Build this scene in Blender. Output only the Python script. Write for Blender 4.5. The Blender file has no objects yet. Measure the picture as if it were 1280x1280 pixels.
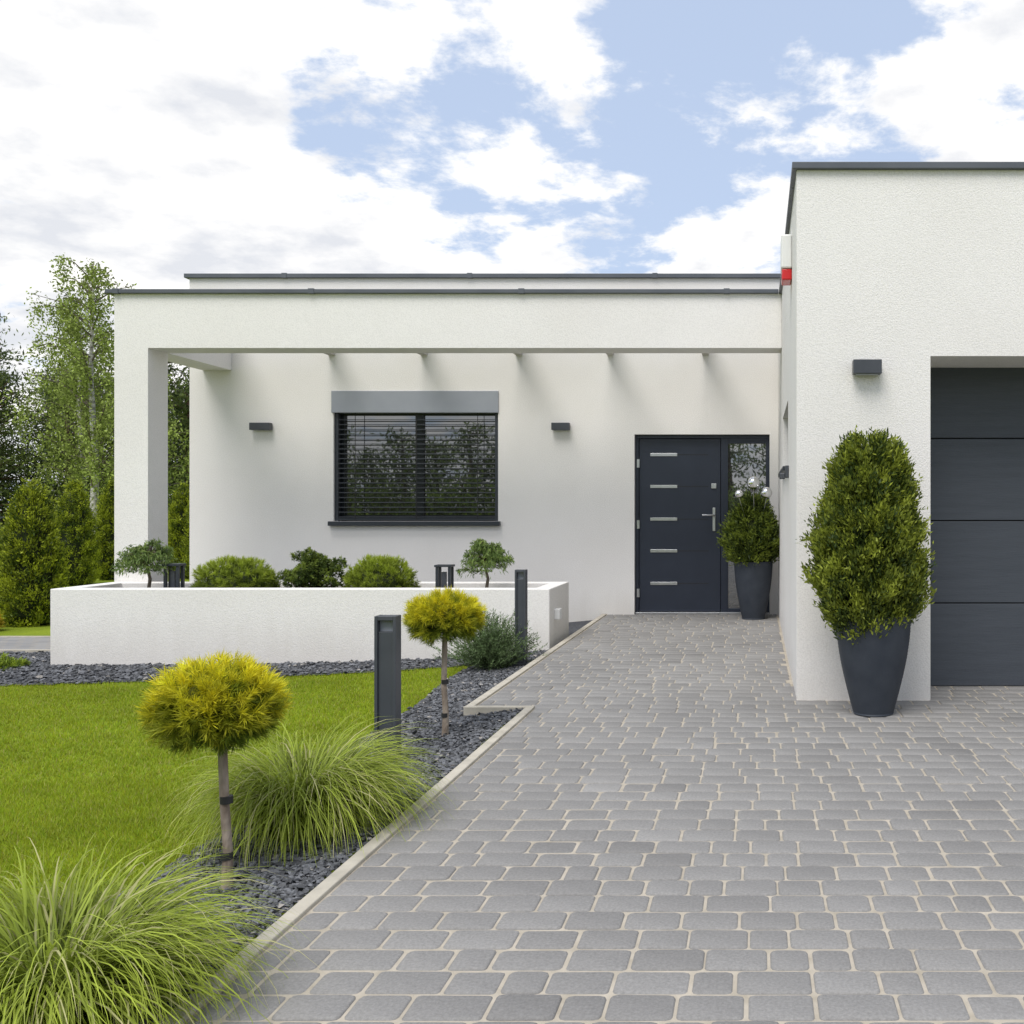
import bpy, math, random
import numpy as np
from mathutils import Vector, noise
rng=np.random.default_rng(7); random.seed(7)
R=math.radians
scene=bpy.context.scene

# ---------------------------------------------------------------- helpers
def link(o,parent=None):
    scene.collection.objects.link(o)
    if parent: o.parent=parent
    return o
def empty(name):
    e=bpy.data.objects.new(name,None); e.empty_display_size=.2
    return link(e)
def mesh_obj(name,V,Fs,mat,col=None,parent=None,smooth=False):
    """V (n,3); Fs list of (m,k) int arrays, or a list of equal-length tuples"""
    V=np.asarray(V,dtype=np.float32)
    if not isinstance(Fs,(list,tuple)): Fs=[Fs]
    elif not isinstance(Fs[0],np.ndarray): Fs=[np.array(Fs)]
    Fs=[np.asarray(f,dtype=np.int32) for f in Fs if len(f)]
    me=bpy.data.meshes.new(name)
    me.vertices.add(len(V)); me.vertices.foreach_set("co",V.ravel())
    loops=np.concatenate([f.ravel() for f in Fs])
    tot=np.concatenate([np.full(len(f),f.shape[1],dtype=np.int32) for f in Fs])
    st=np.concatenate([[0],np.cumsum(tot)[:-1]]).astype(np.int32)
    me.loops.add(len(loops)); me.loops.foreach_set("vertex_index",loops)
    me.polygons.add(len(tot)); me.polygons.foreach_set("loop_start",st)
    me.update(calc_edges=True); me.validate()
    me.polygons.foreach_set("use_smooth",np.full(len(me.polygons),bool(smooth),dtype=bool))
    if col is not None:
        a=me.color_attributes.new("Col",'FLOAT_COLOR','POINT')
        c=np.ones((len(V),4),dtype=np.float32); c[:,:3]=col
        a.data.foreach_set("color",c.ravel())
    me.materials.append(mat)
    return link(bpy.data.objects.new(name,me),parent)
def box(name,x0,x1,y0,y1,z0,z1,mat,parent=None,bev=0.0):
    V=[(x,y,z) for z in (z0,z1) for y in (y0,y1) for x in (x0,x1)]
    F=[(0,2,3,1),(4,5,7,6),(0,1,5,4),(2,6,7,3),(0,4,6,2),(1,3,7,5)]
    o=mesh_obj(name,V,F,mat,parent=parent)
    if bev>0:
        m=o.modifiers.new("b",'BEVEL'); m.width=bev; m.segments=2; m.limit_method='NONE'
    return o
def nrm(a): return a/np.maximum(np.linalg.norm(a,axis=-1,keepdims=True),1e-9)
class Acc:
    def __init__(s): s.V=[];s.F={};s.C=[];s.n=0
    def add(s,V,Fs,C):
        V=np.asarray(V,dtype=np.float32)
        if not isinstance(Fs,list): Fs=[Fs]
        for F in Fs:
            F=np.asarray(F); s.F.setdefault(F.shape[1],[]).append(F+s.n)
        c=np.empty((len(V),3),dtype=np.float32); c[:]=C
        s.V.append(V); s.C.append(c); s.n+=len(V)
    def obj(s,name,mat,parent=None,smooth=False):
        return mesh_obj(name,np.concatenate(s.V),[np.concatenate(f) for f in s.F.values()],mat,np.concatenate(s.C),parent,smooth)
def kites(P,D,L,W,C):
    n=len(P); D=nrm(D); S=nrm(np.cross(D,rng.normal(size=(n,3))))
    L=np.asarray(L)[:,None]*np.ones((n,1)); W=np.asarray(W)[:,None]*np.ones((n,1))
    m=P+D*L*.45
    V=np.stack([P,m+S*W*.5,P+D*L,m-S*W*.5],1).reshape(-1,3)
    F=np.arange(n*4).reshape(n,4)
    return V,F,np.repeat(C,4,axis=0)
def tube(pts,rad,nseg=8):
    pts=np.array(pts,dtype=float); V=[];F=[]
    for i,p in enumerate(pts):
        t=pts[min(i+1,len(pts)-1)]-pts[max(i-1,0)]; t=t/np.linalg.norm(t)
        a=np.cross(t,[1,0,0.13]); a/=np.linalg.norm(a); b=np.cross(t,a)
        for k in range(nseg):
            an=2*math.pi*k/nseg; V.append(p+rad[i]*(a*math.cos(an)+b*math.sin(an)))
    for i in range(len(pts)-1):
        for k in range(nseg):
            F.append((i*nseg+k,i*nseg+(k+1)%nseg,(i+1)*nseg+(k+1)%nseg,(i+1)*nseg+k))
    return np.array(V),np.array(F)
def lathe(name,prof,mat,loc,parent=None,n=48,smooth=True):
    V=[];F=[]
    for r,z in prof:
        for k in range(n):
            a=2*math.pi*k/n; V.append((loc[0]+r*math.cos(a),loc[1]+r*math.sin(a),loc[2]+z))
    for i in range(len(prof)-1):
        for k in range(n): F.append((i*n+k,i*n+(k+1)%n,(i+1)*n+(k+1)%n,(i+1)*n+k))
    return mesh_obj(name,V,F,mat,parent=parent,smooth=smooth)

# ---------------------------------------------------------------- materials
def newmat(name):
    m=bpy.data.materials.new(name); m.use_nodes=True; nt=m.node_tree
    return m,nt,nt.nodes["Principled BSDF"]
def N(nt,t,**k):
    n=nt.nodes.new(t)
    for a,b in k.items(): setattr(n,a,b)
    return n
def noisy(name,c1,c2,scale,rough=.7,bump=0,bscale=None,bdist=.01,metal=0,detail=6,spec=.5,stretch=None):
    m,nt,b=newmat(name); tc=N(nt,'ShaderNodeTexCoord'); src=tc.outputs['Object']
    if stretch:
        mp=N(nt,'ShaderNodeMapping'); mp.inputs['Scale'].default_value=stretch
        nt.links.new(src,mp.inputs[0]); src=mp.outputs[0]
    n=N(nt,'ShaderNodeTexNoise'); n.inputs['Scale'].default_value=scale; n.inputs['Detail'].default_value=detail
    nt.links.new(src,n.inputs['Vector'])
    r=N(nt,'ShaderNodeValToRGB'); r.color_ramp.elements[0].position=.3; r.color_ramp.elements[1].position=.7
    r.color_ramp.elements[0].color=(*c1,1); r.color_ramp.elements[1].color=(*c2,1)
    nt.links.new(n.outputs['Fac'],r.inputs[0]); nt.links.new(r.outputs[0],b.inputs['Base Color'])
    b.inputs['Roughness'].default_value=rough; b.inputs['Metallic'].default_value=metal
    b.inputs['Specular IOR Level'].default_value=spec
    if bump:
        n2=N(nt,'ShaderNodeTexNoise'); n2.inputs['Scale'].default_value=bscale or scale*4; n2.inputs['Detail'].default_value=3
        nt.links.new(src,n2.inputs['Vector'])
        bp=N(nt,'ShaderNodeBump'); bp.inputs['Strength'].default_value=bump; bp.inputs['Distance'].default_value=bdist
        nt.links.new(n2.outputs['Fac'],bp.inputs['Height']); nt.links.new(bp.outputs[0],b.inputs['Normal'])
    return m
def stucco():
    m,nt,b=newmat("stucco"); tc=N(nt,'ShaderNodeTexCoord'); o=tc.outputs['Object']
    def ns(sc,det,st=None):
        n=N(nt,'ShaderNodeTexNoise'); n.inputs['Scale'].default_value=sc; n.inputs['Detail'].default_value=det
        if st:
            mp=N(nt,'ShaderNodeMapping'); mp.inputs['Scale'].default_value=st; nt.links.new(o,mp.inputs[0]); nt.links.new(mp.outputs[0],n.inputs['Vector'])
        else: nt.links.new(o,n.inputs['Vector'])
        return n
    big=ns(.7,4); r=N(nt,'ShaderNodeValToRGB')
    r.color_ramp.elements[0].position=.3; r.color_ramp.elements[0].color=(.785,.76,.73,1)
    r.color_ramp.elements[1].position=.7; r.color_ramp.elements[1].color=(.845,.825,.80,1)
    nt.links.new(big.outputs['Fac'],r.inputs[0])
    fine=ns(105,4); fine.inputs['Roughness'].default_value=.65; r2=N(nt,'ShaderNodeValToRGB')
    r2.color_ramp.elements[0].position=.36; r2.color_ramp.elements[0].color=(.89,.89,.89,1)
    r2.color_ramp.elements[1].position=.56; r2.color_ramp.elements[1].color=(1,1,1,1)
    nt.links.new(fine.outputs['Fac'],r2.inputs[0])
    mul=N(nt,'ShaderNodeMixRGB',blend_type='MULTIPLY'); mul.inputs[0].default_value=1
    nt.links.new(r.outputs[0],mul.inputs[1]); nt.links.new(r2.outputs[0],mul.inputs[2])
    sp=N(nt,'ShaderNodeSeparateXYZ'); nt.links.new(o,sp.inputs[0])
    st=ns(3.0,5,(2.5,2.5,.35)); 
    ad=N(nt,'ShaderNodeMath',operation='MULTIPLY_ADD'); ad.inputs[1].default_value=-.45; 
    nt.links.new(st.outputs['Fac'],ad.inputs[0]); nt.links.new(sp.outputs['Z'],ad.inputs[2])
    mr=N(nt,'ShaderNodeMapRange'); mr.inputs[1].default_value=-.35; mr.inputs[2].default_value=.05
    mr.inputs[3].default_value=.32; mr.inputs[4].default_value=0
    nt.links.new(ad.outputs[0],mr.inputs[0])
    mx=N(nt,'ShaderNodeMixRGB'); mx.inputs[2].default_value=(.5,.46,.4,1)
    nt.links.new(mr.outputs[0],mx.inputs[0]); nt.links.new(mul.outputs[0],mx.inputs[1])
    nt.links.new(mx.outputs[0],b.inputs['Base Color'])
    b.inputs['Roughness'].default_value=.9; b.inputs['Specular IOR Level'].default_value=.2
    bp=N(nt,'ShaderNodeBump'); bp.inputs['Strength'].default_value=.6; bp.inputs['Distance'].default_value=.007
    nt.links.new(fine.outputs['Fac'],bp.inputs['Height']); nt.links.new(bp.outputs[0],b.inputs['Normal'])
    return m
def leafmat(name,trans=.3,rough=.55,spec=.3):
    m,nt,b=newmat(name); a=N(nt,'ShaderNodeAttribute',attribute_name="Col")
    nt.links.new(a.outputs['Color'],b.inputs['Base Color']); b.inputs['Roughness'].default_value=rough
    b.inputs['Specular IOR Level'].default_value=spec
    t=N(nt,'ShaderNodeBsdfTranslucent'); nt.links.new(a.outputs['Color'],t.inputs[0])
    mx=N(nt,'ShaderNodeMixShader'); mx.inputs[0].default_value=trans
    nt.links.new(b.outputs[0],mx.inputs[1]); nt.links.new(t.outputs[0],mx.inputs[2])
    nt.links.new(mx.outputs[0],nt.nodes['Material Output'].inputs[0])
    return m
def colmat(name,rough=.85,bump=.4,bscale=60,bdist=.004,mot=.25,spec=.3,big=.14):
    m,nt,b=newmat(name); a=N(nt,'ShaderNodeAttribute',attribute_name="Col")
    tc=N(nt,'ShaderNodeTexCoord'); n=N(nt,'ShaderNodeTexNoise'); n.inputs['Scale'].default_value=bscale; n.inputs['Detail'].default_value=6
    n.inputs['Roughness'].default_value=.7
    nt.links.new(tc.outputs['Object'],n.inputs['Vector'])
    mr=N(nt,'ShaderNodeMapRange'); mr.inputs[1].default_value=.3; mr.inputs[2].default_value=.7; mr.inputs[3].default_value=1-mot; mr.inputs[4].default_value=1+mot
    nt.links.new(n.outputs['Fac'],mr.inputs[0])
    n3=N(nt,'ShaderNodeTexNoise'); n3.inputs['Scale'].default_value=.9; n3.inputs['Detail'].default_value=5
    nt.links.new(tc.outputs['Object'],n3.inputs['Vector'])
    mr3=N(nt,'ShaderNodeMapRange'); mr3.inputs[1].default_value=.3; mr3.inputs[2].default_value=.7; mr3.inputs[3].default_value=1-big; mr3.inputs[4].default_value=1+big
    nt.links.new(n3.outputs['Fac'],mr3.inputs[0])
    mm=N(nt,'ShaderNodeMath',operation='MULTIPLY'); nt.links.new(mr.outputs[0],mm.inputs[0]); nt.links.new(mr3.outputs[0],mm.inputs[1])
    vm=N(nt,'ShaderNodeVectorMath',operation='SCALE'); nt.links.new(a.outputs['Color'],vm.inputs[0]); nt.links.new(mm.outputs[0],vm.inputs['Scale'])
    nt.links.new(vm.outputs[0],b.inputs['Base Color']); b.inputs['Roughness'].default_value=rough
    b.inputs['Specular IOR Level'].default_value=spec
    bp=N(nt,'ShaderNodeBump'); bp.inputs['Strength'].default_value=bump; bp.inputs['Distance'].default_value=bdist
    nt.links.new(n.outputs['Fac'],bp.inputs['Height']); nt.links.new(bp.outputs[0],b.inputs['Normal'])
    return m
def glassmat(name,fac):
    m,nt,b=newmat(name); b.inputs['Base Color'].default_value=(.008,.009,.011,1); b.inputs['Roughness'].default_value=.3
    g=N(nt,'ShaderNodeBsdfGlossy'); g.inputs['Roughness'].default_value=.012; g.inputs['Color'].default_value=(.95,.97,1,1)
    mx=N(nt,'ShaderNodeMixShader'); mx.inputs[0].default_value=fac
    nt.links.new(b.outputs[0],mx.inputs[1]); nt.links.new(g.outputs[0],mx.inputs[2]); nt.links.new(mx.outputs[0],nt.nodes['Material Output'].inputs[0])
    return m
M_st=stucco()
M_cap=noisy("roof_flashing",(.085,.095,.11),(.115,.125,.14),3,.45,metal=.3)
M_anth=noisy("anthracite_metal",(.022,.027,.036),(.028,.034,.044),5,.42,.15,300,.001)
M_door=noisy("door_paint",(.018,.024,.040),(.022,.029,.047),4,.4,.12,250,.001)
M_gar=noisy("garage_door_paint",(.046,.054,.067),(.056,.065,.080),2,.5,.3,12,.003,stretch=(1,1,14))
M_box=noisy("blind_box_metal",(.27,.29,.33),(.31,.33,.37),3,.4)
M_steel=noisy("brushed_steel",(.55,.56,.57),(.66,.66,.67),20,.3,metal=1.0)
M_chrome=noisy("mirror_steel",(.8,.8,.8),(.86,.86,.86),3,.06,metal=1.0)
M_glass=glassmat("window_glass",.20); M_glass2=glassmat("sidelight_glass",.26)
M_white=noisy("white_plastic",(.75,.75,.74),(.8,.8,.79),3,.4)
M_red=noisy("red_lens",(.55,.012,.012),(.65,.02,.02),8,.15)
M_pot=noisy("pot_resin",(.022,.029,.042),(.034,.042,.056),9,.6,.4,60,.003)
M_raft=noisy("rafter_paint",(.42,.40,.36),(.5,.48,.44),5,.8)
M_kerb=noisy("kerb_concrete",(.38,.35,.29),(.52,.48,.40),9,.9,.5,90,.003)
M_sand=noisy("joint_sand",(.34,.30,.235),(.47,.42,.345),14,.95,.5,200,.003)
M_bark=noisy("bark",(.16,.12,.09),(.36,.30,.24),28,.9,.8,60,.01,stretch=(1,1,.4))
M_birch=noisy("birch_bark",(.12,.11,.10),(.7,.68,.64),5,.8,.3,20,.01,stretch=(1,1,2.2))
M_tape=noisy("black_tape",(.012,.012,.012),(.02,.02,.02),9,.6)
M_slatebed=noisy("slate_chips_bed",(.025,.027,.033),(.10,.105,.12),60,.85,1,70,.02)
M_soil=noisy("soil",(.03,.025,.02),(.08,.065,.05),25,.95,1,40,.02)
M_stone=colmat("slate_chips",.7,.5,80,.003,.3,.4)
M_pave=colmat("paver_concrete",.88,.6,110,.003,.20,.25,.09)
M_leaf=leafmat("foliage",.3); M_grass=leafmat("grass_blades",.42,.5,.3); M_far=leafmat("far_foliage",.3,.7,.2)
M_lamp=noisy("lamp_metal",(.045,.051,.062),(.06,.066,.078),5,.45)

# ---------------------------------------------------------------- terrain
def gz(x):
    x=np.asarray(x,dtype=float); d=np.maximum(-1.45-x,0)
    return np.where(x<-1.45,-.02-.2*(1-np.exp(-d/1.4)),-.065)
def lawn_x(y): 
    y=np.asarray(y,dtype=float); return -2.2-.22*np.clip((y-4.6)/3.2,0,1)+.03*np.sin(y*2.1)
def lawn_y(x):
    x=np.asarray(x,dtype=float); return 8.22+np.clip(x+6.2,-3,3.9)*.14
xs=np.concatenate([[-600,-250,-100,-50,-25,-16,-12],np.arange(-10,-1.5,.1),[-1.46,-1.44,0,2,7,20,60,200,600]])
ys=np.concatenate([[-600,-200,-60,-20,-8],np.arange(-4,14,1.0),[18,26,40,80,200,600]])
X,Y=np.meshgrid(xs,ys); Z=gz(X)
def gridfaces(nx,ny,mask=None):
    i,j=np.meshgrid(np.arange(nx-1),np.arange(ny-1)); a=(j*nx+i)
    f=np.stack([a,a+1,a+1+nx,a+nx],-1).reshape(-1,4)
    return f if mask is None else f[mask.ravel()]
def lawnmat():
    m,nt,b=newmat("lawn"); tc=N(nt,'ShaderNodeTexCoord')
    n=N(nt,'ShaderNodeTexNoise'); n.inputs['Scale'].default_value=1.3; n.inputs['Detail'].default_value=8; n.inputs['Roughness'].default_value=.7
    nt.links.new(tc.outputs['Object'],n.inputs['Vector'])
    r=N(nt,'ShaderNodeValToRGB'); e=r.color_ramp.elements
    e[0].position=.3; e[0].color=(.13,.18,.014,1); e[1].position=.72; e[1].color=(.24,.30,.025,1)
    nt.links.new(n.outputs['Fac'],r.inputs[0]); nt.links.new(r.outputs[0],b.inputs['Base Color'])
    b.inputs['Roughness'].default_value=.9; b.inputs['Specular IOR Level'].default_value=.1
    n2=N(nt,'ShaderNodeTexNoise'); n2.inputs['Scale'].default_value=70; nt.links.new(tc.outputs['Object'],n2.inputs['Vector'])
    bp=N(nt,'ShaderNodeBump'); bp.inputs['Strength'].default_value=.6; bp.inputs['Distance'].default_value=.02
    nt.links.new(n2.outputs['Fac'],bp.inputs['Height']); nt.links.new(bp.outputs[0],b.inputs['Normal'])
    return m
mesh_obj("ground",np.stack([X,Y,Z],-1).reshape(-1,3),gridfaces(len(xs),len(ys)),lawnmat(),smooth=True)

def in_gravel(x,y):
    kx=np.where(y<6.25,-1.44,-1.83)
    g=(x<kx)&((x>lawn_x(y))|(y>lawn_y(x)))
    g&=np.where(x<-6.75,(y<10.15)&(x>-14),y<11.9)
    g&=(y>-3)
    return g
gx=np.arange(-14,-1.43,.05); gy=np.arange(-3,11.95,.05)
X,Y=np.meshgrid(gx,gy)
cx=(X[:-1,:-1]+.025); cy=(Y[:-1,:-1]+.025)
mesh_obj("gravel_bed",np.stack([X,Y,gz(X)+.012],-1).reshape(-1,3),gridfaces(len(gx),len(gy),in_gravel(cx,cy)),M_slatebed,smooth=True)
def chips(n,x0,x1,y0,y1,s0,s1):
    p=np.stack([rng.uniform(x0,x1,n),rng.uniform(y0,y1,n)],1)
    p=p[in_gravel(p[:,0],p[:,1])]
    p=p[~((p[:,0]>-6.6)&(p[:,0]<-1.88)&(p[:,1]>9.27)&(p[:,1]<10.4))]
    n=len(p); s=rng.uniform(s0,s1,n)*rng.choice([.7,1,1.3],n,p=[.4,.45,.15])
    base=np.array([[1,0,0],[.45,.85,.1],[-.6,.75,0],[-1,-.1,.1],[-.4,-.85,0],[.6,-.7,-.1],[.35,.1,.75],[-.4,-.15,.7],[0,0,-.6]])
    V=base[None]*(1+rng.uniform(-.35,.35,(n,9,1)))+rng.normal(size=(n,9,3))*.1
    V*=np.stack([np.ones(n),rng.uniform(.5,.95,n),rng.uniform(.35,.75,n)],1)[:,None]
    a=rng.normal(size=(n,3))*.5; a[:,2]=rng.uniform(0,6.28,n)
    cz,sz=np.cos(a[:,2]),np.sin(a[:,2]); ct,st=np.cos(a[:,0]),np.sin(a[:,0])
    x,y,z=V[...,0],V[...,1],V[...,2]
    y2=y*ct[:,None]-z*st[:,None]; z2=y*st[:,None]+z*ct[:,None]
    x3=x*cz[:,None]-y2*sz[:,None]; y3=x*sz[:,None]+y2*cz[:,None]
    V=np.stack([x3,y3,z2],-1)*s[:,None,None]
    V+=np.stack([p[:,0],p[:,1],gz(p[:,0])+.014+rng.uniform(0,.012,n)],1)[:,None]
    f=np.array([[6,0,1],[6,1,7],[7,1,2],[7,2,3],[7,3,4],[6,7,4],[6,4,5],[6,5,0],[8,1,0],[8,2,1],[8,3,2],[8,4,3],[8,5,4],[8,0,5]])
    F=(np.arange(n)*9)[:,None,None]+f[None]
    g=rng.uniform(.04,.175,n); c=np.stack([g*.97,g,g*1.08],1)
    w=rng.random(n)<.035; c[w]=np.array([.30,.28,.255])
    return V.reshape(-1,3),F.reshape(-1,3),np.repeat(c,9,axis=0)
A=Acc()
A.add(*chips(36000,-2.6,-1.43,.8,5.2,.008,.017))
A.add(*chips(15000,-2.7,-1.43,5.2,9.3,.010,.020))
A.add(*chips(13000,-9,-2.5,8,10.15,.014,.026))
A.obj("slate_gravel",M_stone)

# ---------------------------------------------------------------- lawn blades
def lawn(n,x0,x1,y0,y1,h0,h1,w):
    p=np.stack([rng.uniform(x0,x1,n),rng.uniform(y0,y1,n)],1)
    p=p[(p[:,0]<lawn_x(p[:,1])+.02)&(p[:,1]<lawn_y(p[:,0])+.02)&(p[:,0]>-1.0*p[:,1]-1.2)]
    n=len(p); P=np.stack([p[:,0],p[:,1],gz(p[:,0])-.004],1)
    D=rng.normal(size=(n,3))*.5; D[:,2]=1; D=nrm(D)
    L=rng.uniform(h0,h1,n); S=nrm(np.cross(D,rng.normal(size=(n,3))))*w*.5
    V=np.stack([P-S,P+S,P+D*L[:,None]],1).reshape(-1,3); F=np.arange(n*3).reshape(n,3)
    f=np.sin(p[:,0]*2.3+np.sin(p[:,1]*1.7)*1.5)*np.sin(p[:,1]*2.9+p[:,0])*.5+.5
    f2=np.sin(p[:,0]*9.3+np.sin(p[:,1]*7.7)*1.5)*np.sin(p[:,1]*11.9+p[:,0]*4)*.5+.5
    f3=(np.sin((p[:,1]-p[:,0]*.12)*6.5)>0)*1.0
    g=(rng.uniform(.72,1.28,n)*(.78+.22*f+.18*f2+.06*f3))[:,None]
    c=np.array([.37,.46,.028])*g*(1+rng.normal(size=(n,3))*.07); 
    yl=rng.random(n)<.08; c[yl]=np.array([.52,.49,.14])
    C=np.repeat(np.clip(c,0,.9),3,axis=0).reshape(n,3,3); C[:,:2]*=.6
    return V,F,C.reshape(-1,3)
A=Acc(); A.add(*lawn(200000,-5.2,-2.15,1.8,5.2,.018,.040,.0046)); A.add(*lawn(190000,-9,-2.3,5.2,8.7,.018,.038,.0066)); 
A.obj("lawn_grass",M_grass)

# ---------------------------------------------------------------- paving
def pavers():
    rows=[];y=-1.0
    while y<11.9: rows.append(y); y+=.132
    bl=[]
    for y in rows:
        yc=y+.066
        xl=-1.385 if yc<6.27 else -1.772
        xr=7 if yc<7.1 else .25
        x=xl; first=True
        while x<xr:
            w=random.choice([.115,.145,.175,.175,.175,.205]); 
            if first: w=random.choice([.08,.11,.145,.175]); first=False
            x1=min(x+w,xr)
            if x1-x>.05: bl.append((x,x1,y,y+.132))
            x=x1
    b=np.array(bl); n=len(b); gap=.0027
    jx=rng.normal(size=(n,4))*.0009
    x0=b[:,0]+gap+jx[:,0]; x1=b[:,1]-gap+jx[:,1]; y0=b[:,2]+gap+jx[:,2]; y1=b[:,3]-gap+jx[:,3]
    cxs=(x0+x1)/2; cys=(y0+y1)/2; hw=(x1-x0)/2; hh=(y1-y0)/2
    q=[]; 
    for (sx,sy,a0) in ((1,1,0),(-1,1,90),(-1,-1,180),(1,-1,270)):
        for a in (0,45,90): q.append((sx,sy,math.cos(R(a0+a)),math.sin(R(a0+a))))
    q=np.array(q); rings=[(0,-.04),(0,-.010),(.0028,-.0038),(.0085,-.0005)]
    zt=rng.normal(size=n)*.0011; tx=rng.normal(size=n)*.005; ty=rng.normal(size=n)*.005
    Vs=[]; rr=rng.uniform(.011,.020,n)
    for ins,z in rings:
        r=(rr-ins*.5)[:,None]
        px=cxs[:,None]+q[None,:,0]*((hw-ins)[:,None]-r)+q[None,:,2]*r
        py=cys[:,None]+q[None,:,1]*((hh-ins)[:,None]-r)+q[None,:,3]*r
        pz=z+zt[:,None]+(px-cxs[:,None])*tx[:,None]+(py-cys[:,None])*ty[:,None]
        Vs.append(np.stack([px,py,pz],-1))
    V=np.concatenate(Vs,1).reshape(-1,3); F=[]
    base=(np.arange(n)*48)[:,None]
    for k in range(3):
        for i in range(12):
            j=(i+1)%12; F.append(base+np.array([[k*12+i,k*12+j,(k+1)*12+j,(k+1)*12+i]]))
    F4=np.concatenate(F); F12=base+np.arange(36,48)[None]
    g=rng.normal(.235,.011,n); g=np.where(rng.random(n)<.07,g*.90,g)
    c=np.stack([g*1.03,g,g*.965],1)
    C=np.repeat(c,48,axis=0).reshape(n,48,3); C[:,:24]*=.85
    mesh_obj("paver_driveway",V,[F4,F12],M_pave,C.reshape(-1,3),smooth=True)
pavers()
jb=empty("joint_sand"); box("sand_drive",-1.388,7,-1.0,6.25,-.06,-.0056,M_sand,jb); box("sand_path",-1.78,7,6.29,11.9,-.06,-.0056,M_sand,jb)
kerb=empty("paving_kerb")
def kerbrun(x0,x1,y0,y1,alongy):
    L=1.0; a=y0 if alongy else x0; e=y1 if alongy else x1; i=0
    while a<e-.01:
        b=min(a+L,e); g=.002
        if alongy: box("kerb_unit_%d"%i,x0,x1,a+g,b-g,-.14,.008+random.uniform(-.001,.002),M_kerb,kerb,.004)
        else: box("kerb_unit_%d"%i,a+g,b-g,y0,y1,-.14,.008+random.uniform(-.001,.002),M_kerb,kerb,.004)
        a=b; i+=1
kerbrun(-1.44,-1.388,-1,6.245,True)
kerbrun(-1.83,-1.388,6.247,6.297,False)
kerbrun(-1.83,-1.776,6.30,11.9,True)
def pathmat():
    m,nt,b=newmat("path_pavers"); tc=N(nt,'ShaderNodeTexCoord'); br=N(nt,'ShaderNodeTexBrick')
    br.inputs['Scale'].default_value=1; br.inputs['Brick Width'].default_value=.17; br.inputs['Row Height'].default_value=.13
    br.inputs['Mortar Size'].default_value=.006; br.inputs['Color1'].default_value=(.2,.2,.205,1); br.inputs['Color2'].default_value=(.26,.255,.25,1)
    br.inputs['Mortar'].default_value=(.3,.26,.2,1)
    nt.links.new(tc.outputs['Object'],br.inputs['Vector']); nt.links.new(br.outputs['Color'],b.inputs['Base Color']); b.inputs['Roughness'].default_value=.9
    return m
box("side_path",-25,-6.76,10.2,11.25,-.3,-.19,pathmat())
pk=empty("path_kerb"); box("kerb_front",-25,-6.76,10.15,10.198,-.3,-.18,M_kerb,pk); box("kerb_back",-25,-6.76,11.252,11.30,-.3,-.18,M_kerb,pk)

# ---------------------------------------------------------------- house
house=empty("modern_house")
def panel(name,us,zs,holes,thick,mp,mat,parent,back=True):
    ub=sorted(set(list(us)+[h[0] for h in holes]+[h[1] for h in holes])); ub=[u for u in ub if us[0]<=u<=us[1]]
    zb=sorted(set(list(zs)+[h[2] for h in holes]+[h[3] for h in holes])); zb=[z for z in zb if zs[0]<=z<=zs[1]]
    V=[];F=[]
    def solid(i,j):
        if i<0 or j<0 or i>=len(ub)-1 or j>=len(zb)-1: return None
        cu=(ub[i]+ub[i+1])/2; cz=(zb[j]+zb[j+1])/2
        return not any(h[0]<cu<h[1] and h[2]<cz<h[3] for h in holes)
    def quad(pts):
        k=len(V); V.extend([mp(*p) for p in pts]); F.append((k,k+1,k+2,k+3))
    for i in range(len(ub)-1):
        for j in range(len(zb)-1):
            if not solid(i,j): continue
            a,b,c,d=ub[i],ub[i+1],zb[j],zb[j+1]
            quad([(a,0,c),(b,0,c),(b,0,d),(a,0,d)])
            if back: quad([(a,thick,c),(b,thick,c),(b,thick,d),(a,thick,d)])
            if solid(i-1,j) in (False,None): quad([(a,0,c),(a,thick,c),(a,thick,d),(a,0,d)])
            if solid(i+1,j) in (False,None): quad([(b,0,c),(b,thick,c),(b,thick,d),(b,0,d)])
            if solid(i,j-1) in (False,None): quad([(a,0,c),(b,0,c),(b,thick,c),(a,thick,c)])
            if solid(i,j+1) in (False,None): quad([(a,0,d),(b,0,d),(b,thick,d),(a,thick,d)])
    return mesh_obj(name,V,F,mat,parent=parent)
WY=11.905; GY=6.531; GX=.265; BY=10.263
front=lambda y0:(lambda u,t,z:(u,y0+t,z))
panel("main_wall",(-6.743,7),(-.3,4.0),[(-5.03,-3.07,1.11,2.655),(-1.448,.162,-.31,2.143)],.3,front(WY),M_st,house)
box("main_wall_left",-6.743,-6.44,WY+.302,22,-.3,4.0,M_st,house)
box("main_roof",-6.44,7,WY+.302,22,3.6,3.85,M_cap,house)
box("main_roof_cap_front",-6.79,7,WY-.04,WY+.34,4.0,4.05,M_cap,house,.004)
box("main_roof_cap_left",-6.79,-6.4,WY+.342,22,4.0,4.05,M_cap,house,.004)
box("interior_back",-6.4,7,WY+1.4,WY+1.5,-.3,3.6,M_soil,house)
panel("garage_front_wall",(GX+.002,7),(-.1,3.46),[(1.139,6.0,-.2,2.246)],.53,front(GY),M_st,house)
panel("garage_side_wall",(GY+.002,WY-.002),(-.1,3.458),[(8.25,9.9,1.60,2.15)],.28,lambda u,t,z:(GX+t,u,z),M_st,house)
box("garage_roof",GX+.29,7,GY+.54,WY-.002,3.2,3.4,M_cap,house)
box("garage_cap_front",GX-.03,7.03,GY-.035,GY+.36,3.46,3.504,M_cap,house,.004)
box("garage_cap_side",GX-.03,GX+.31,GY+.362,WY-.05,3.459,3.503,M_cap,house,.004)
z=-.005; tops=[.583,1.165,1.746,2.33]
for i,t in enumerate(tops):
    box("garage_door_panel_%d"%i,1.10,6.04,7.062,7.10,z+.004,t-.004,M_gar,house,.003); z=t
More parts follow.
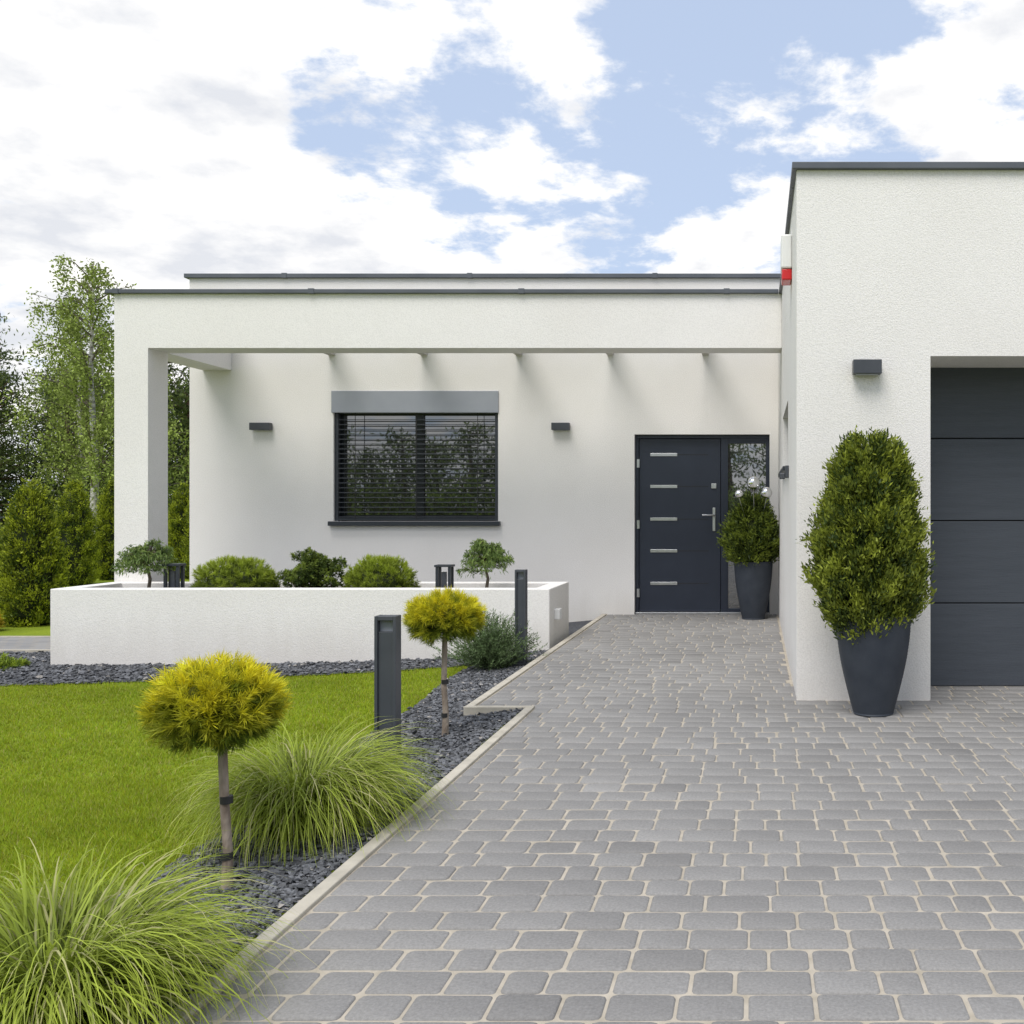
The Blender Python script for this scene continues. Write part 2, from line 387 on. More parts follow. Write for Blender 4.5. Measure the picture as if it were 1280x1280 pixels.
box("garage_door_seal",1.1,6.04,7.072,7.11,-.03,.0,M_tape,house)
box("garage_back",1.1,6.04,7.101,7.13,-.02,2.4,M_tape,house)
box("side_window_frame",GX+.12,GX+.17,8.25,9.9,1.60,2.15,M_box,house)
box("side_window_glass",GX+.11,GX+.119,8.32,9.83,1.66,2.09,M_glass,house)
box("side_window_sill",GX-.045,GX+.11,8.20,9.95,1.565,1.602,M_anth,house,.003)
panel("pergola_frame",(-6.585,GX-.002),(-.3,3.46),[(-6.24,GX+1,-.4,2.905)],.347,front(BY),M_st,house)
box("pergola_side_beam",-6.585,-6.24,BY+.349,WY-.002,2.905,3.458,M_st,house)
box("pergola_cap_front",-6.66,GX-.035,BY-.04,BY+.38,3.46,3.502,M_cap,house,.004)
box("pergola_cap_side",-6.62,-6.2,BY+.382,WY-.042,3.46,3.50,M_cap,house,.004)
for i,x in enumerate((-6.55,-4.55,-2.4,-.3)):
    box("cap_joint_%d"%i,x-.03,x+.03,BY-.046,BY+.384,3.456,3.508,M_cap,house,.002)
for i,x in enumerate((-5.6,-3.4,-1.2)):
    box("roof_cap_joint_%d"%i,x-.03,x+.03,WY-.045,WY+.344,3.997,4.056,M_cap,house,.002)
for i,x in enumerate((-5.05,-3.95,-2.82,-1.73,-.6)):
    box("pergola_rafter_%d"%i,x-.04,x+.04,BY+.348,WY-.002,3.085,3.40,M_raft,house)
# window
w0,w1,z0,z1=-5.03,-3.07,1.11,2.655
box("blind_box",w0-.02,w1+.006,WY-.018,WY+.10,2.40,z1+.004,M_box,house,.003)
for k,(a,b) in enumerate(((w0+.002,w0+.045),(w1-.045,w1-.002))): box("blind_rail_%d"%k,a,b,WY+.03,WY+.09,z0,2.40,M_anth,house,.002)
nsl=21
for i in range(nsl):
    zz=z0+.05+i*(2.38-z0-.05)/nsl
    V=[];F=[]
    for k in range(5):
        t=k/4; yy=WY+.03+.05*t; zc=zz+.004*math.sin(math.pi*t)+.003*(t-.5)
        V+=[(w0+.046,yy,zc),(w1-.046,yy,zc),(w0+.046,yy,zc-.004),(w1-.046,yy,zc-.004)]
    for k in range(4): a=k*4; F+=[(a,a+1,a+5,a+4),(a+2,a+6,a+7,a+3)]
    F+=[(0,2,3,1),(16,17,19,18)]
    mesh_obj("blind_slat_%d"%i,V,F,M_lamp,parent=house)
for k,x in enumerate((w0+.25,-4.05,w1-.25)):
    box("blind_tape_%d"%k,x-.004,x+.004,WY+.022,WY+.024,z0+.02,2.4,M_tape,house)
box("blind_bottom_rail",w0+.046,w1-.046,WY+.03,WY+.09,z0+.012,z0+.032,M_anth,house)
box("window_frame_l",w0,w0+.07,WY+.14,WY+.2,z0,2.45,M_anth,house); box("window_frame_r",w1-.07,w1,WY+.14,WY+.2,z0,2.45,M_anth,house)
box("window_mullion",-4.10,-4.0,WY+.135,WY+.2,z0,2.45,M_anth,house)
box("window_frame_b",w0+.07,w1-.07,WY+.141,WY+.2,z0,z0+.07,M_anth,house); box("window_frame_t",w0+.07,w1-.07,WY+.141,WY+.2,2.38,2.45,M_anth,house)
box("window_glass",w0+.01,w1-.01,WY+.165,WY+.172,z0+.01,2.44,M_glass,house)
box("window_sill",w0-.045,w1+.03,WY-.06,WY+.13,z0-.055,z0-.002,M_anth,house,.004)
# door
dy=WY+.07
box("door_frame_left",-1.447,-1.405,dy,dy+.09,.0,2.10,M_door,house,.003)
box("door_frame_top",-1.447,.161,dy,dy+.09,2.10,2.142,M_door,house,.003)
box("door_frame_right",.118,.161,dy,dy+.09,0,2.10,M_door,house,.003)
box("door_mullion",-.42,-.335,dy,dy+.09,0,2.10,M_door,house,.003)
box("door_leaf",-1.400,-.426,dy+.018,dy+.08,.025,2.094,M_door,house,.003)
box("door_threshold",-1.44,.155,dy-.04,dy+.09,-.02,.02,M_steel,house,.002)
box("sidelight_rail_bottom",-.334,.117,dy+.002,dy+.09,.0,.06,M_door,house); box("sidelight_rail_top",-.334,.117,dy+.002,dy+.09,2.04,2.099,M_door,house)
box("sidelight_glass",-.334,.117,dy+.04,dy+.05,.06,2.04,M_glass2,house)
box("hinge_0",-1.425,-1.395,dy-.012,dy+.01,1.75,1.85,M_steel,house); box("hinge_1",-1.425,-1.395,dy-.012,dy+.01,1.02,1.12,M_steel,house); box("hinge_2",-1.425,-1.395,dy-.012,dy+.01,.2,.3,M_steel,house)
for i,zc in enumerate((1.905,1.524,1.133,.752,.362)):
    box("door_inlay_%d"%i,-1.267,-.945,dy+.010,dy+.02,zc-.018,zc+.018,M_steel,house,.002)
    box("door_groove_%d"%i,-.942,-.57,dy+.0165,dy+.02,zc-.004,zc+.004,M_tape,house)
box("lock_plate",-.535,-.475,dy+.004,dy+.018,1.50,1.56,M_steel,house,.004)
box("handle_plate",-.520,-.485,dy+.006,dy+.018,.99,1.27,M_steel,house,.004)
V,F=tube([(-.502,dy+.01,1.18),(-.502,dy-.045,1.18),(-.515,dy-.052,1.18),(-.64,dy-.052,1.18)],[.010,.010,.010,.010],10); mesh_obj("handle_lever",V,F,M_steel,parent=house,smooth=True)
def wall_lamp(x0,x1,z0,z1,y,dep):
    e=empty("wall_lamp")
    box("lamp_body",x0,x1,y-dep,y-.012,z0,z1,M_lamp,e,.003); box("lamp_plate",x0+.03,x1-.03,y-.011,y-.001,z0+.01,z1-.01,M_lamp,e)
    box("lamp_lens",x0+.02,x1-.02,y-dep+.015,y-.03,z0-.004,z0-.0005,M_box,e)
wall_lamp(-5.99,-5.75,2.19,2.275,WY,.09); wall_lamp(-2.42,-2.21,2.19,2.275,WY,.09); wall_lamp(.627,.81,2.12,2.21,GY,.10)
s=empty("alarm_siren")
box("siren_housing",.185,GX-.001,7.35,7.57,3.02,3.27,M_white,s,.012); box("siren_strobe",.19,GX-.001,7.36,7.56,2.935,3.018,M_red,s,.01)
sp=empty("motion_sensor"); box("sensor_base",GX-.03,GX-.001,8.05,8.11,1.50,1.60,M_lamp,sp,.004); box("sensor_head",GX-.075,GX-.031,8.05,8.12,1.49,1.54,M_lamp,sp,.008)

# ---------------------------------------------------------------- raised planter
pl=empty("raised_planter")
def ring(name,x0,x1,y0,y1,z0,z1,t,mat,parent):
    V=[]; 
    for z in (z0,z1):
        V+=[(x0,y0,z),(x1,y0,z),(x1,y1,z),(x0,y1,z)]
    for z in (z0,z1):
        V+=[(x0+t,y0+t,z),(x1-t,y0+t,z),(x1-t,y1-t,z),(x0+t,y1-t,z)]
    F=[]
    for i in range(4):
        j=(i+1)%4; F+=[(i,j,4+j,4+i),(8+i,12+i,12+j,8+j),(4+i,4+j,12+j,12+i)]
    o=mesh_obj(name,V,F,mat,parent=parent); m=o.modifiers.new("b",'BEVEL'); m.width=.008; m.segments=2; m.limit_method='ANGLE'
    return o
ring("planter_walls",-6.565,-1.92,9.3,10.258,-.3,.507,.16,M_st,pl)
box("planter_soil",-6.42,-2.06,9.45,10.11,-.2,.44,M_soil,pl)
ob=empty("outdoor_socket"); box("socket_box",-1.92+.001,-1.865,9.5,9.6,.2,.3,M_white,ob,.006)
def bollard(x,y,h,z0,w,d):
    e=empty("bollard_light"); t=.016
    box("side_left",x-w/2,x-w/2+t,y-d/2,y+d/2,z0,z0+h,M_lamp,e,.002); box("side_right",x+w/2-t,x+w/2,y-d/2,y+d/2,z0,z0+h,M_lamp,e,.002)
    box("top_cap",x-w/2+t,x+w/2-t,y-d/2,y+d/2,z0+h-.022,z0+h-.0005,M_lamp,e,.002)
    box("core",x-w/2+t,x+w/2-t,y-d/2+.012,y+d/2-.002,z0,z0+h*.90,M_lamp,e,.002); 
    box("lamp_glass",x-w/2+t,x+w/2-t,y+.0,y+.02,z0+h*.90,z0+h-.023,M_box,e)
    box("foot",x-w/2-.02,x+w/2+.02,y-d/2-.02,y+d/2+.02,z0-.03,z0+.005,M_lamp,e)
bollard(-1.885,5.12,.80,-.10,.11,.08); bollard(-1.975,8.41,.79,-.05,.09,.08)
def lantern(x,y,z0,h):
    e=empty("garden_lantern")
    for i,(dx,dy_) in enumerate(((-.07,-.05),(.05,-.05),(-.07,.03),(.05,.03))): box("post_%d"%i,x+dx,x+dx+.026,y+dy_,y+dy_+.026,z0,z0+h-.02,M_anth,e)
    box("lid",x-.08,x+.086,y-.06,y+.066,z0+h-.02,z0+h,M_anth,e,.002); box("base",x-.075,x+.08,y-.055,y+.06,z0-.01,z0+.015,M_anth,e)
    box("lamp_core",x-.02,x+.02,y-.02,y+.02,z0+.015,z0+h-.07,M_lamp,e)
lantern(-5.66,9.72,.44,.28); lantern(-3.03,9.72,.44,.27)

# ---------------------------------------------------------------- plants
def sph(n):
    return nrm(rng.normal(size=(n,3)))
def ellipsoid(c,r,nu=20,nv=12,lump=.06):
    V=[];F=[]
    for j in range(nv+1):
        ph=math.pi*j/nv
        for i in range(nu):
            th=2*math.pi*i/nu; k=1+lump*math.sin(5*th+j)*math.sin(3*ph+i*.3)
            V.append((c[0]+r[0]*k*math.sin(ph)*math.cos(th),c[1]+r[1]*k*math.sin(ph)*math.sin(th),c[2]+r[2]*k*math.cos(ph)))
    for j in range(nv):
        for i in range(nu): F.append((j*nu+i,j*nu+(i+1)%nu,(j+1)*nu+(i+1)%nu,(j+1)*nu+i))
    return np.array(V),np.array(F)
def needle_cloud(A,c,r,ntuft,nper,L,W,ctop,cbot,updir=.5,zmin=-.6,depth=.25,spread=.55,tb=.5):
    u=sph(ntuft*2); u=u[u[:,2]>zmin][:ntuft]; n=len(u)
    lump=1+.08*np.sin(u[:,0]*7+1)*np.sin(u[:,1]*6+u[:,2]*5)
    rad=(1-depth*rng.random(n)**1.6)*lump
    P=np.array(c)+u*np.array(r)*rad[:,None]
    D=nrm(u+np.array([0,0,updir])+rng.normal(size=(n,3))*.25)
    P2=np.repeat(P,nper,0)+np.repeat(D,nper,0)*rng.uniform(-.6,.5,(n*nper,1))*L; D2=nrm(np.repeat(D,nper,0)+rng.normal(size=(n*nper,3))*spread)
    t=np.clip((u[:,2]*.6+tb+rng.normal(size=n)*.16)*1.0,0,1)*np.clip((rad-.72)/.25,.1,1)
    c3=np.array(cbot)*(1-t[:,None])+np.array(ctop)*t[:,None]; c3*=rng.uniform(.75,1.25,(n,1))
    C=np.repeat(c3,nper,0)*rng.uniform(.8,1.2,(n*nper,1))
    A.add(*kites(P2,D2,rng.uniform(.7,1.15,n*nper)*L,np.full(n*nper,W),np.clip(C,0,.9)))
def lollipop(x,y,z0,cz,rw,rh,dx=0):
    e=empty("lollipop_pine")
    pts=[(x,y,z0-.02),(x+.004,y,z0+.15),(x-.006,y,z0+.3),(x+dx*.5,y,cz-rh*.4),(x+dx,y,cz)]
    V,F=tube(pts,[.021,.016,.0155,.015,.012],12); V+=rng.normal(size=V.shape)*.0008; mesh_obj("trunk",V,F,M_bark,parent=e,smooth=True)
    for i,zz in enumerate((z0+.13,z0+.32)): lathe("tie_%d"%i,[(.0,-.012),(.0205,-.012),(.0205,.012),(0,.012)],M_tape,(x,y,zz),e,16,smooth=False)
    A=Acc()
    for k in range(14):
        an=rng.uniform(0,6.28); l=rng.uniform(.5,.8); V,F=tube([(x+dx,y,cz-rh*.5),(x+dx+math.cos(an)*rw*l*.5,y+math.sin(an)*rw*l*.5,cz-rh*.2),(x+dx+math.cos(an)*rw*l,y+math.sin(an)*rw*l,cz+rh*.2)],[.006,.004,.002],5); A.add(V,F,(.1,.07,.04))
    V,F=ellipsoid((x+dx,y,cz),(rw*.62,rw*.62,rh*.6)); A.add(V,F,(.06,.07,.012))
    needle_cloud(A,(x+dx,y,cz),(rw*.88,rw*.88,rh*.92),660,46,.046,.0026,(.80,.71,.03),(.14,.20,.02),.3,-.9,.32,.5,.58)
    A.obj("crown",M_leaf,e)
lollipop(-1.80,3.4,-.065,.575,.21,.145,-.035)
lollipop(-1.776,5.71,-.06,.625,.215,.14,.0)
def grass_tuft(x,y,n,Lm,lean=(0,0)):
    z0=float(gz(x)); seg=9
    a=rng.uniform(0,2*math.pi,n); el=np.clip(rng.normal(1.27,.22,n),.5,1.56)
    rb=rng.random(n)**.5*.12
    P=np.stack([x+np.cos(a)*rb,y+np.sin(a)*rb,np.full(n,z0)],1)
    L=rng.uniform(.5,1.0,n)*Lm; bend=rng.uniform(1.9,3.3,n)
    a2=a+rng.normal(size=n)*.35; tw=rng.normal(size=n)*.5
    W=rng.uniform(.0035,.007,n); br=rng.uniform(.5,1.25,n)[:,None]
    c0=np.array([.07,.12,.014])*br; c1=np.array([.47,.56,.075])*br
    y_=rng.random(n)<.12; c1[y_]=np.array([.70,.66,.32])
    Vs=[];Cs=[]; p=P.copy()
    for i in range(seg+1):
        t=i/seg; th=el-bend*t**1.5; aa=a2+tw*t
        d=np.stack([np.cos(aa)*np.cos(th),np.sin(aa)*np.cos(th),np.sin(th)],1)+np.array([lean[0],lean[1],0])*t
        S=np.stack([-np.sin(aa),np.cos(aa),.35*np.sin(tw*3+t)],1)
        w=(W*.5*(1-t**2.5)*(.6+.4*min(1,t*4)))[:,None]+1e-4
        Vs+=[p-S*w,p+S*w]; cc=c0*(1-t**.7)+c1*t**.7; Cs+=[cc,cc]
        p=p+d*(L/seg)[:,None]; p[:,2]=np.maximum(p[:,2],z0+.015)
    V=np.stack(Vs,1).reshape(-1,3); C=np.stack(Cs,1).reshape(-1,3)
    k=2*(seg+1); base=(np.arange(n)*k)[:,None]
    F=np.concatenate([base+np.array([[2*i,2*i+1,2*i+3,2*i+2]]) for i in range(seg)])
    mesh_obj("ornamental_grass",V,F,M_grass,np.clip(C,0,.9),smooth=True)
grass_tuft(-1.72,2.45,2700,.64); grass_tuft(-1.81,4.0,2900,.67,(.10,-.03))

def conifer_shell(A,c,H,Rr,prof,K,nper,L,W,cl,cd,core=True,vert=.9,lump=.12,gap=0.0):
    t=rng.random(K); 
    pr=np.array([prof(a) for a in t]); keep=rng.random(K)<(.25+pr); t=t[keep]; pr=pr[keep]; n=len(t)
    a=rng.uniform(0,6.283,n)
    hi=np.sin(a*4+t*11+c[0])*np.sin(a*7-t*23+1)          # bulges and hollows
    lm=1+lump*(np.sin(a*3+t*9+c[0])*.4+hi*.6)+rng.normal(size=n)*lump*.45
    rr=Rr*pr*lm*(1-.18*rng.random(n)**2)
    P=np.stack([c[0]+np.cos(a)*rr,c[1]+np.sin(a)*rr,c[2]+t*H],1)
    D=nrm(np.stack([np.cos(a),np.sin(a),np.full(n,vert)],1)+rng.normal(size=(n,3))*.25)
    br=rng.uniform(.35,1.35,n)+hi*gap
    m=n*nper
    P2=np.repeat(P,nper,0)+np.repeat(D,nper,0)*rng.uniform(-1.2,1.0,(m,1))*L+rng.normal(size=(m,3))*L*.5
    D2=nrm(np.repeat(D,nper,0)+rng.normal(size=(m,3))*.45)
    tt=np.clip(np.repeat(br,nper)-.42+rng.normal(size=m)*.2,0,1)[:,None]
    C=np.array(cd)*(1-tt)+np.array(cl)*tt; C=C*rng.uniform(.8,1.2,(m,1))
    A.add(*kites(P2,D2,rng.uniform(.6,1.2,m)*L,rng.uniform(.7,1.2,m)*W,C))
    if core:
        pf=[(Rr*prof(i/16)*.74,H*i/16) for i in range(17)]; V=[];F=[];nn=20
        for r,z in pf:
            for k in range(nn): an=6.283*k/nn; V.append((c[0]+r*math.cos(an),c[1]+r*math.sin(an),c[2]+z*.96+.01))
        for i in range(16):
            for k in range(nn): F.append((i*nn+k,i*nn+(k+1)%nn,(i+1)*nn+(k+1)%nn,(i+1)*nn+k))
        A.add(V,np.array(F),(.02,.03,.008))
def pot(x,y,h,rt,rb,e):
    pr=[(0,.0),(rb*.98,.0),(rb,.006)]
    n=60
    for i in range(n+1):
        t=i/n; r=rb+(rt-rb)*(math.sin(t*math.pi*.5)**1.0*.95+t*.05)
        if .05<t<.9: r+=.0008*math.sin(t*190)
        pr.append((r,.006+t*(h-.006)))
    pr+=[(rt+.004,h+.004),(rt-.012,h+.006),(rt-.02,h-.01),(rt-.03,h-.05),(0,h-.05)]
    lathe("pot",pr,M_pot,(x,y,0.002),e,56)
    lathe("potting_soil",[(0,h-.04),(rt-.028,h-.04)],M_soil,(x,y,.002),e,24)
def prof_big(t): return float(np.interp(t,[0,.05,.15,.28,.4,.55,.7,.83,.92,.97,1],[.42,.64,.88,1,1,.93,.82,.70,.56,.42,.15]))
e=empty("potted_thuja"); pot(.715,6.1,.60,.228,.122,e)
A=Acc(); conifer_shell(A,(.69,6.1,.46),1.21,.30,prof_big,1800,40,.036,.012,(.33,.38,.045),(.045,.075,.016),lump=.19,vert=1.6,gap=.5)
V,F=tube([(.71,6.1,.5),(.71,6.1,.9)],[.03,.02]); A.add(V,F,(.1,.07,.05)); A.obj("thuja_foliage",M_leaf,e)
def prof_small(t): return float(np.interp(t,[0,.1,.3,.5,.7,.85,1],[.5,.85,1,.92,.68,.42,.1]))
e=empty("potted_conifer"); pot(-.03,11.42,.65,.22,.13,e)
A=Acc(); conifer_shell(A,(-.04,11.42,.62),.76,.28,prof_small,560,38,.05,.014,(.24,.30,.04),(.035,.06,.015),lump=.18,gap=.4); A.obj("conifer_foliage",M_leaf,e)
e=empty("mirror_ball_ornament")
for i,(x,z,r,y) in enumerate(((-.03,1.545,.072,11.12),(.115,1.435,.064,11.12),(-.19,1.42,.048,11.12))):
    V,F=ellipsoid((x,y,z),(r,r,r),32,20,0); mesh_obj("ball_%d"%i,V,F,M_chrome,parent=e,smooth=True)
    V,F=tube([(x,y,z-r+.004),(x*.7,11.25,1.2),(x*.4,11.40,.60)],[.003,.003,.003],6); mesh_obj("stick_%d"%i,V,F,M_steel,parent=e)

def mound(name,c,r,ct,cb,L=.05,n=560):
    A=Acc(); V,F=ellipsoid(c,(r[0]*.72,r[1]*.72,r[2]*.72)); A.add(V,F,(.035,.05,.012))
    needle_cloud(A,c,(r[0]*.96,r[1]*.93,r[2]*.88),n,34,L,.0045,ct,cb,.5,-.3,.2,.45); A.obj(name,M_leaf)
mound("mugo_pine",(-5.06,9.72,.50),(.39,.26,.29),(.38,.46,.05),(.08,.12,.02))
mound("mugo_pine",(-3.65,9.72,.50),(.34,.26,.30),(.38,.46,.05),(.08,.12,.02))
A=Acc()
for k in range(34):
    u=sph(1)[0]; u[2]=abs(u[2]); cc=np.array([-4.3,9.74,.50])+u*np.array([.30,.18,.36])*rng.uniform(.6,1)
    needle_cloud(A,cc,(.07,.07,.055),26,22,.032,.008,(.25,.32,.05),(.045,.075,.018),.8,-.9,.4,.7)
    V,F=tube([(-4.3,9.74,.44),tuple(cc)],[.012,.005],5); A.add(V,F,(.07,.05,.03))
A.obj("juniper_bush",M_leaf)
def bonsai(x,y,z0,w,h):
    A=Acc(); tw=[(x,y,z0),(x+.02,y,z0+h*.25),(x-.015,y,z0+h*.5),(x,y,z0+h*.8)]
    V,F=tube(tw,[.018,.015,.012,.007],8); A.add(V,F,(.22,.18,.14))
    for k in range(70):
        an=rng.uniform(0,6.283); l=rng.uniform(.1,1)**.8*w*.5; z1_=z0+h*(1-.42*(l/(w*.5))**1.8-rng.uniform(0,.26))
        ex=(x+math.cos(an)*l,y+math.sin(an)*l*.8,z1_)
        V,F=tube([(x,y,z0+h*.55),((x+ex[0])/2,(y+ex[1])/2,z1_+.02),ex],[.006,.004,.002],5); A.add(V,F,(.14,.11,.08))
        for q in (.6,1.0):
            cc=(x+(ex[0]-x)*q,y+(ex[1]-y)*q,z1_+.0)
            needle_cloud(A,cc,(.045,.045,.02),8,10,.022,.007,(.34,.44,.11),(.09,.15,.04),.1,-.9,.4,.8)
        P=np.array([ex]*14)+rng.normal(size=(14,3))*.02; A.add(*kites(P,np.array([[math.cos(an)*.5,math.sin(an)*.5,-1]]*14)+rng.normal(size=(14,3))*.3,np.full(14,.05),np.full(14,.008),np.full((14,3),(.18,.26,.07))))
    A.obj("bonsai_tree",M_leaf)
bonsai(-5.92,9.74,.44,.60,.52); bonsai(-2.63,9.74,.44,.50,.53)
A=Acc(); n=420
a=rng.uniform(0,6.283,n); el=rng.uniform(.35,1.5,n); D=np.stack([np.cos(a)*np.cos(el),np.sin(a)*np.cos(el)*.8,np.sin(el)],1)
P=np.stack([-2.22+rng.normal(size=n)*.06,8.35+rng.normal(size=n)*.05,np.full(n,-.1)],1); L=rng.uniform(.3,.5,n)
for q in range(14):
    t=.25+.75*q/13; PP=P+D*(L*t)[:,None]; c=np.full((n,3),(.10,.145,.06))*rng.uniform(.6,1.7,(n,1))*(.5+t*.7)
    for s_ in range(3): A.add(*kites(PP,D+rng.normal(size=(n,3))*.6,np.full(n,.035),np.full(n,.006),c))
A.obj("rosemary_shrub",M_leaf)
A=Acc(); needle_cloud(A,(-7.0,9.1,-.2),(.35,.2,.09),120,30,.05,.008,(.35,.45,.04),(.09,.14,.02),.5,-.1,.4,.7); A.obj("creeping_groundcover",M_leaf)
A=Acc(); needle_cloud(A,(-9.35,12.0,-.15),(.22,.2,.22),160,30,.06,.01,(.6,.42,.03),(.16,.15,.02),.5,-.1,.4,.7); A.obj("golden_shrub",M_leaf)
def prof_col(t): return float(np.interp(t,[0,.06,.2,.4,.6,.78,.9,.97,1],[.7,.9,1,.97,.86,.66,.42,.2,.05]))
for (x,y,h,r) in ((-9.2,12.7,1.80,.31),(-10.3,13.5,1.2,.28),(-13.30,19.5,2.0,.35),(-13.55,21.0,2.05,.26),(-12.3,21.5,2.0,.30),(-11.75,21.3,2.0,.36),(-15.6,19.7,1.9,.36),(-17.4,20,1.9,.36)):
    A=Acc(); conifer_shell(A,(x,y,-.22),h,r,prof_col,850,26,.050,.018,(.44,.50,.035),(.055,.09,.012),lump=.12,vert=1.5,gap=.35); A.obj("thuja_hedge_tree",M_leaf)

# ---------------------------------------------------------------- background trees
def pine(A,x,y,h,col=(.11,.15,.045),dk=(.025,.042,.017),dens=1.0,zb=-.22,spread=.24,leaf=.26,nper=30):
    V,F=tube([(x,y,zb),(x+.1,y,zb+h*.5),(x,y,zb+h*.97)],[.16,.11,.03],7); A.add(V,F,(.2,.13,.09))
    nb=int(46*dens); PP=[];BB=[]
    for k in range(nb):
        t=.08+.90*((k+rng.random())/nb); an=rng.uniform(0,6.283); L=h*spread*(1-t)**.7*rng.uniform(.45,1.25)+.3
        s=np.array([x,y,zb+h*t]); d=np.array([math.cos(an),math.sin(an),rng.uniform(-.05,.45)]); 
        V,F=tube([s,s+d*L*.5,s+d*L+np.array([0,0,.12*L])],[.04,.025,.01],4); A.add(V,F,(.13,.09,.06))
        for q in np.linspace(.3,1.05,max(3,int(L/.45))):
            c=s+d*L*q+rng.normal(size=3)*.12; PP.append(c); BB.append(rng.uniform(.1,1.1)); 
    PP=np.array(PP); m=len(PP)*nper
    P2=np.repeat(PP,nper,0)+rng.normal(size=(m,3))*np.array([.30,.30,.16]); D2=rng.normal(size=(m,3))+np.array([0,0,.5])
    tt=np.clip(np.repeat(BB,nper)+rng.normal(size=m)*.2+(P2[:,2]-np.repeat(PP[:,2],nper))*.9,0,1.3)[:,None]
    A.add(*kites(P2,D2,rng.uniform(.5,1.1,m)*leaf,np.full(m,leaf*.24),np.array(dk)*(1-tt)+np.array(col)*tt))
A=Acc()
for k in range(15):
    x=-47+k*2.1+rng.normal()*.4; y=46+rng.normal()*3; pine(A,x,y,rng.uniform(6.5,9.6)*(1.0 if x<-30 else .82),dens=.8)
for (x,y,h) in ((-33,40,9.0),(-30.6,39,8.6),(-32.2,41.5,9.6),(-29.0,38,6.8),(-27.6,40,7.0),(-26.2,41,7.0),(-23.9,40,7.8),(-22.6,41,7.4),(-31,35,4.6),(-21.6,38,6.0)): pine(A,x,y,h,(.13,.17,.045),dens=1.15,spread=.29)
for k in range(12):
    x=-40+k*1.9+rng.normal()*.5; pine(A,x,36+rng.normal()*2,rng.uniform(1.6,2.8),(.12,.16,.035),dens=.4,spread=.4,leaf=.2)
A.obj("distant_forest",M_far)
def birch(x,y,h,dens=1.0):
    e=empty("birch_tree"); zb=-.22
    V,F=tube([(x,y,zb),(x+.12,y,zb+h*.3),(x-.05,y,zb+h*.6),(x+.05,y,zb+h*.95)],[.15,.12,.08,.02],9); mesh_obj("trunk",V,F,M_birch,parent=e,smooth=True)
    A=Acc(); nb=int(44*dens); PP=[]
    for k in range(nb):
        t=.2+.78*((k+rng.random())/nb); an=rng.uniform(0,6.283); L=h*(.26*(1-t)**.55*rng.uniform(.4,1.2)+.03)
        s=np.array([x,y,zb+h*t]); d=np.array([math.cos(an),math.sin(an),rng.uniform(.5,1.1)])
        e1=s+d*L*.6; e2=e1+np.array([d[0]*.5,d[1]*.5,.1])*L
        V,F=tube([s,e1,e2],[.035,.02,.008],4); A.add(V,F,(.2,.17,.14))
        for q in range(5):
            f=rng.uniform(.25,1.05); p=s+(e1-s)*min(1,f*2) if f<.5 else e1+(e2-e1)*(f-.5)*2
            ln=rng.uniform(.3,1.3)
            for w in np.linspace(0,1,6): PP.append(p+np.array([rng.normal()*.07,rng.normal()*.07,-ln*w]))
    PP=np.array(PP); nper=8; m=len(PP)*nper
    P2=np.repeat(PP,nper,0)+rng.normal(size=(m,3))*.11; D2=rng.normal(size=(m,3))+np.array([0,0,-.8])
    c=np.array([.29,.36,.085])*np.repeat(rng.uniform(.4,1.4,(len(PP),1)),nper,0)*rng.uniform(.8,1.2,(m,1))
    A.add(*kites(P2,D2,rng.uniform(.09,.15,m),np.full(m,.06),np.clip(c,0,.8))); A.obj("crown",M_far,e)
birch(-22.9,34.5,10.0,1.2); birch(-25.0,37,9.0,.9); birch(-20.9,34,6.6,.9)
# tree line across the street (behind the viewpoint), mirrored in the glass
A=Acc()
for k in range(34):
    x=-28+k*1.35+rng.normal()*.3; pine(A,x,-17+rng.normal()*.8,rng.uniform(3.4,5.2),(.24,.32,.08),(.06,.09,.03),dens=.6,spread=.36,leaf=.34,zb=-.1,nper=18)
for k in range(30):
    x=-28+k*1.5; pine(A,x,-15,rng.uniform(1.7,2.5),(.30,.40,.08),(.08,.12,.03),dens=.35,spread=.55,leaf=.32,zb=-.1,nper=18)
A.obj("street_tree_row",M_far)
f=empty("metal_fence"); VV=[]; 
for k in range(110):
    x=-40+k*.28; VV+=[(x,24,-.2),(x+.02,24,-.2),(x+.02,24,1.15),(x,24,1.15)]
mesh_obj("pickets",VV,np.arange(len(VV)).reshape(-1,4),M_anth,parent=f)
box("rail_top",-40,-9.5,23.98,23.995,1.05,1.09,M_anth,f); box("rail_bottom",-40,-9.5,23.98,23.995,0,.04,M_anth,f)

# ---------------------------------------------------------------- sky & light
SUN_EL=R(58); SUN_AZ=R(202)
w=bpy.data.worlds.new("World"); scene.world=w; w.use_nodes=True; nt=w.node_tree; bg=nt.nodes['Background']; bg.inputs[1].default_value=.15
sky=N(nt,'ShaderNodeTexSky'); sky.sky_type='NISHITA'; sky.sun_disc=False; sky.sun_elevation=SUN_EL; sky.sun_rotation=SUN_AZ; sky.dust_density=1.5
tc=N(nt,'ShaderNodeTexCoord'); D=tc.outputs['Generated']; sep=N(nt,'ShaderNodeSeparateXYZ'); nt.links.new(D,sep.inputs[0])
def math_(op,a,b=None,c=None):
    n=N(nt,'ShaderNodeMath',operation=op)
    for i,v in enumerate((a,b,c)):
        if v is None: continue
        if isinstance(v,(int,float)): n.inputs[i].default_value=v
        else: nt.links.new(v,n.inputs[i])
    return n.outputs[0]
zz=math_('ADD',math_('MAXIMUM',sep.outputs['Z'],0),.22)
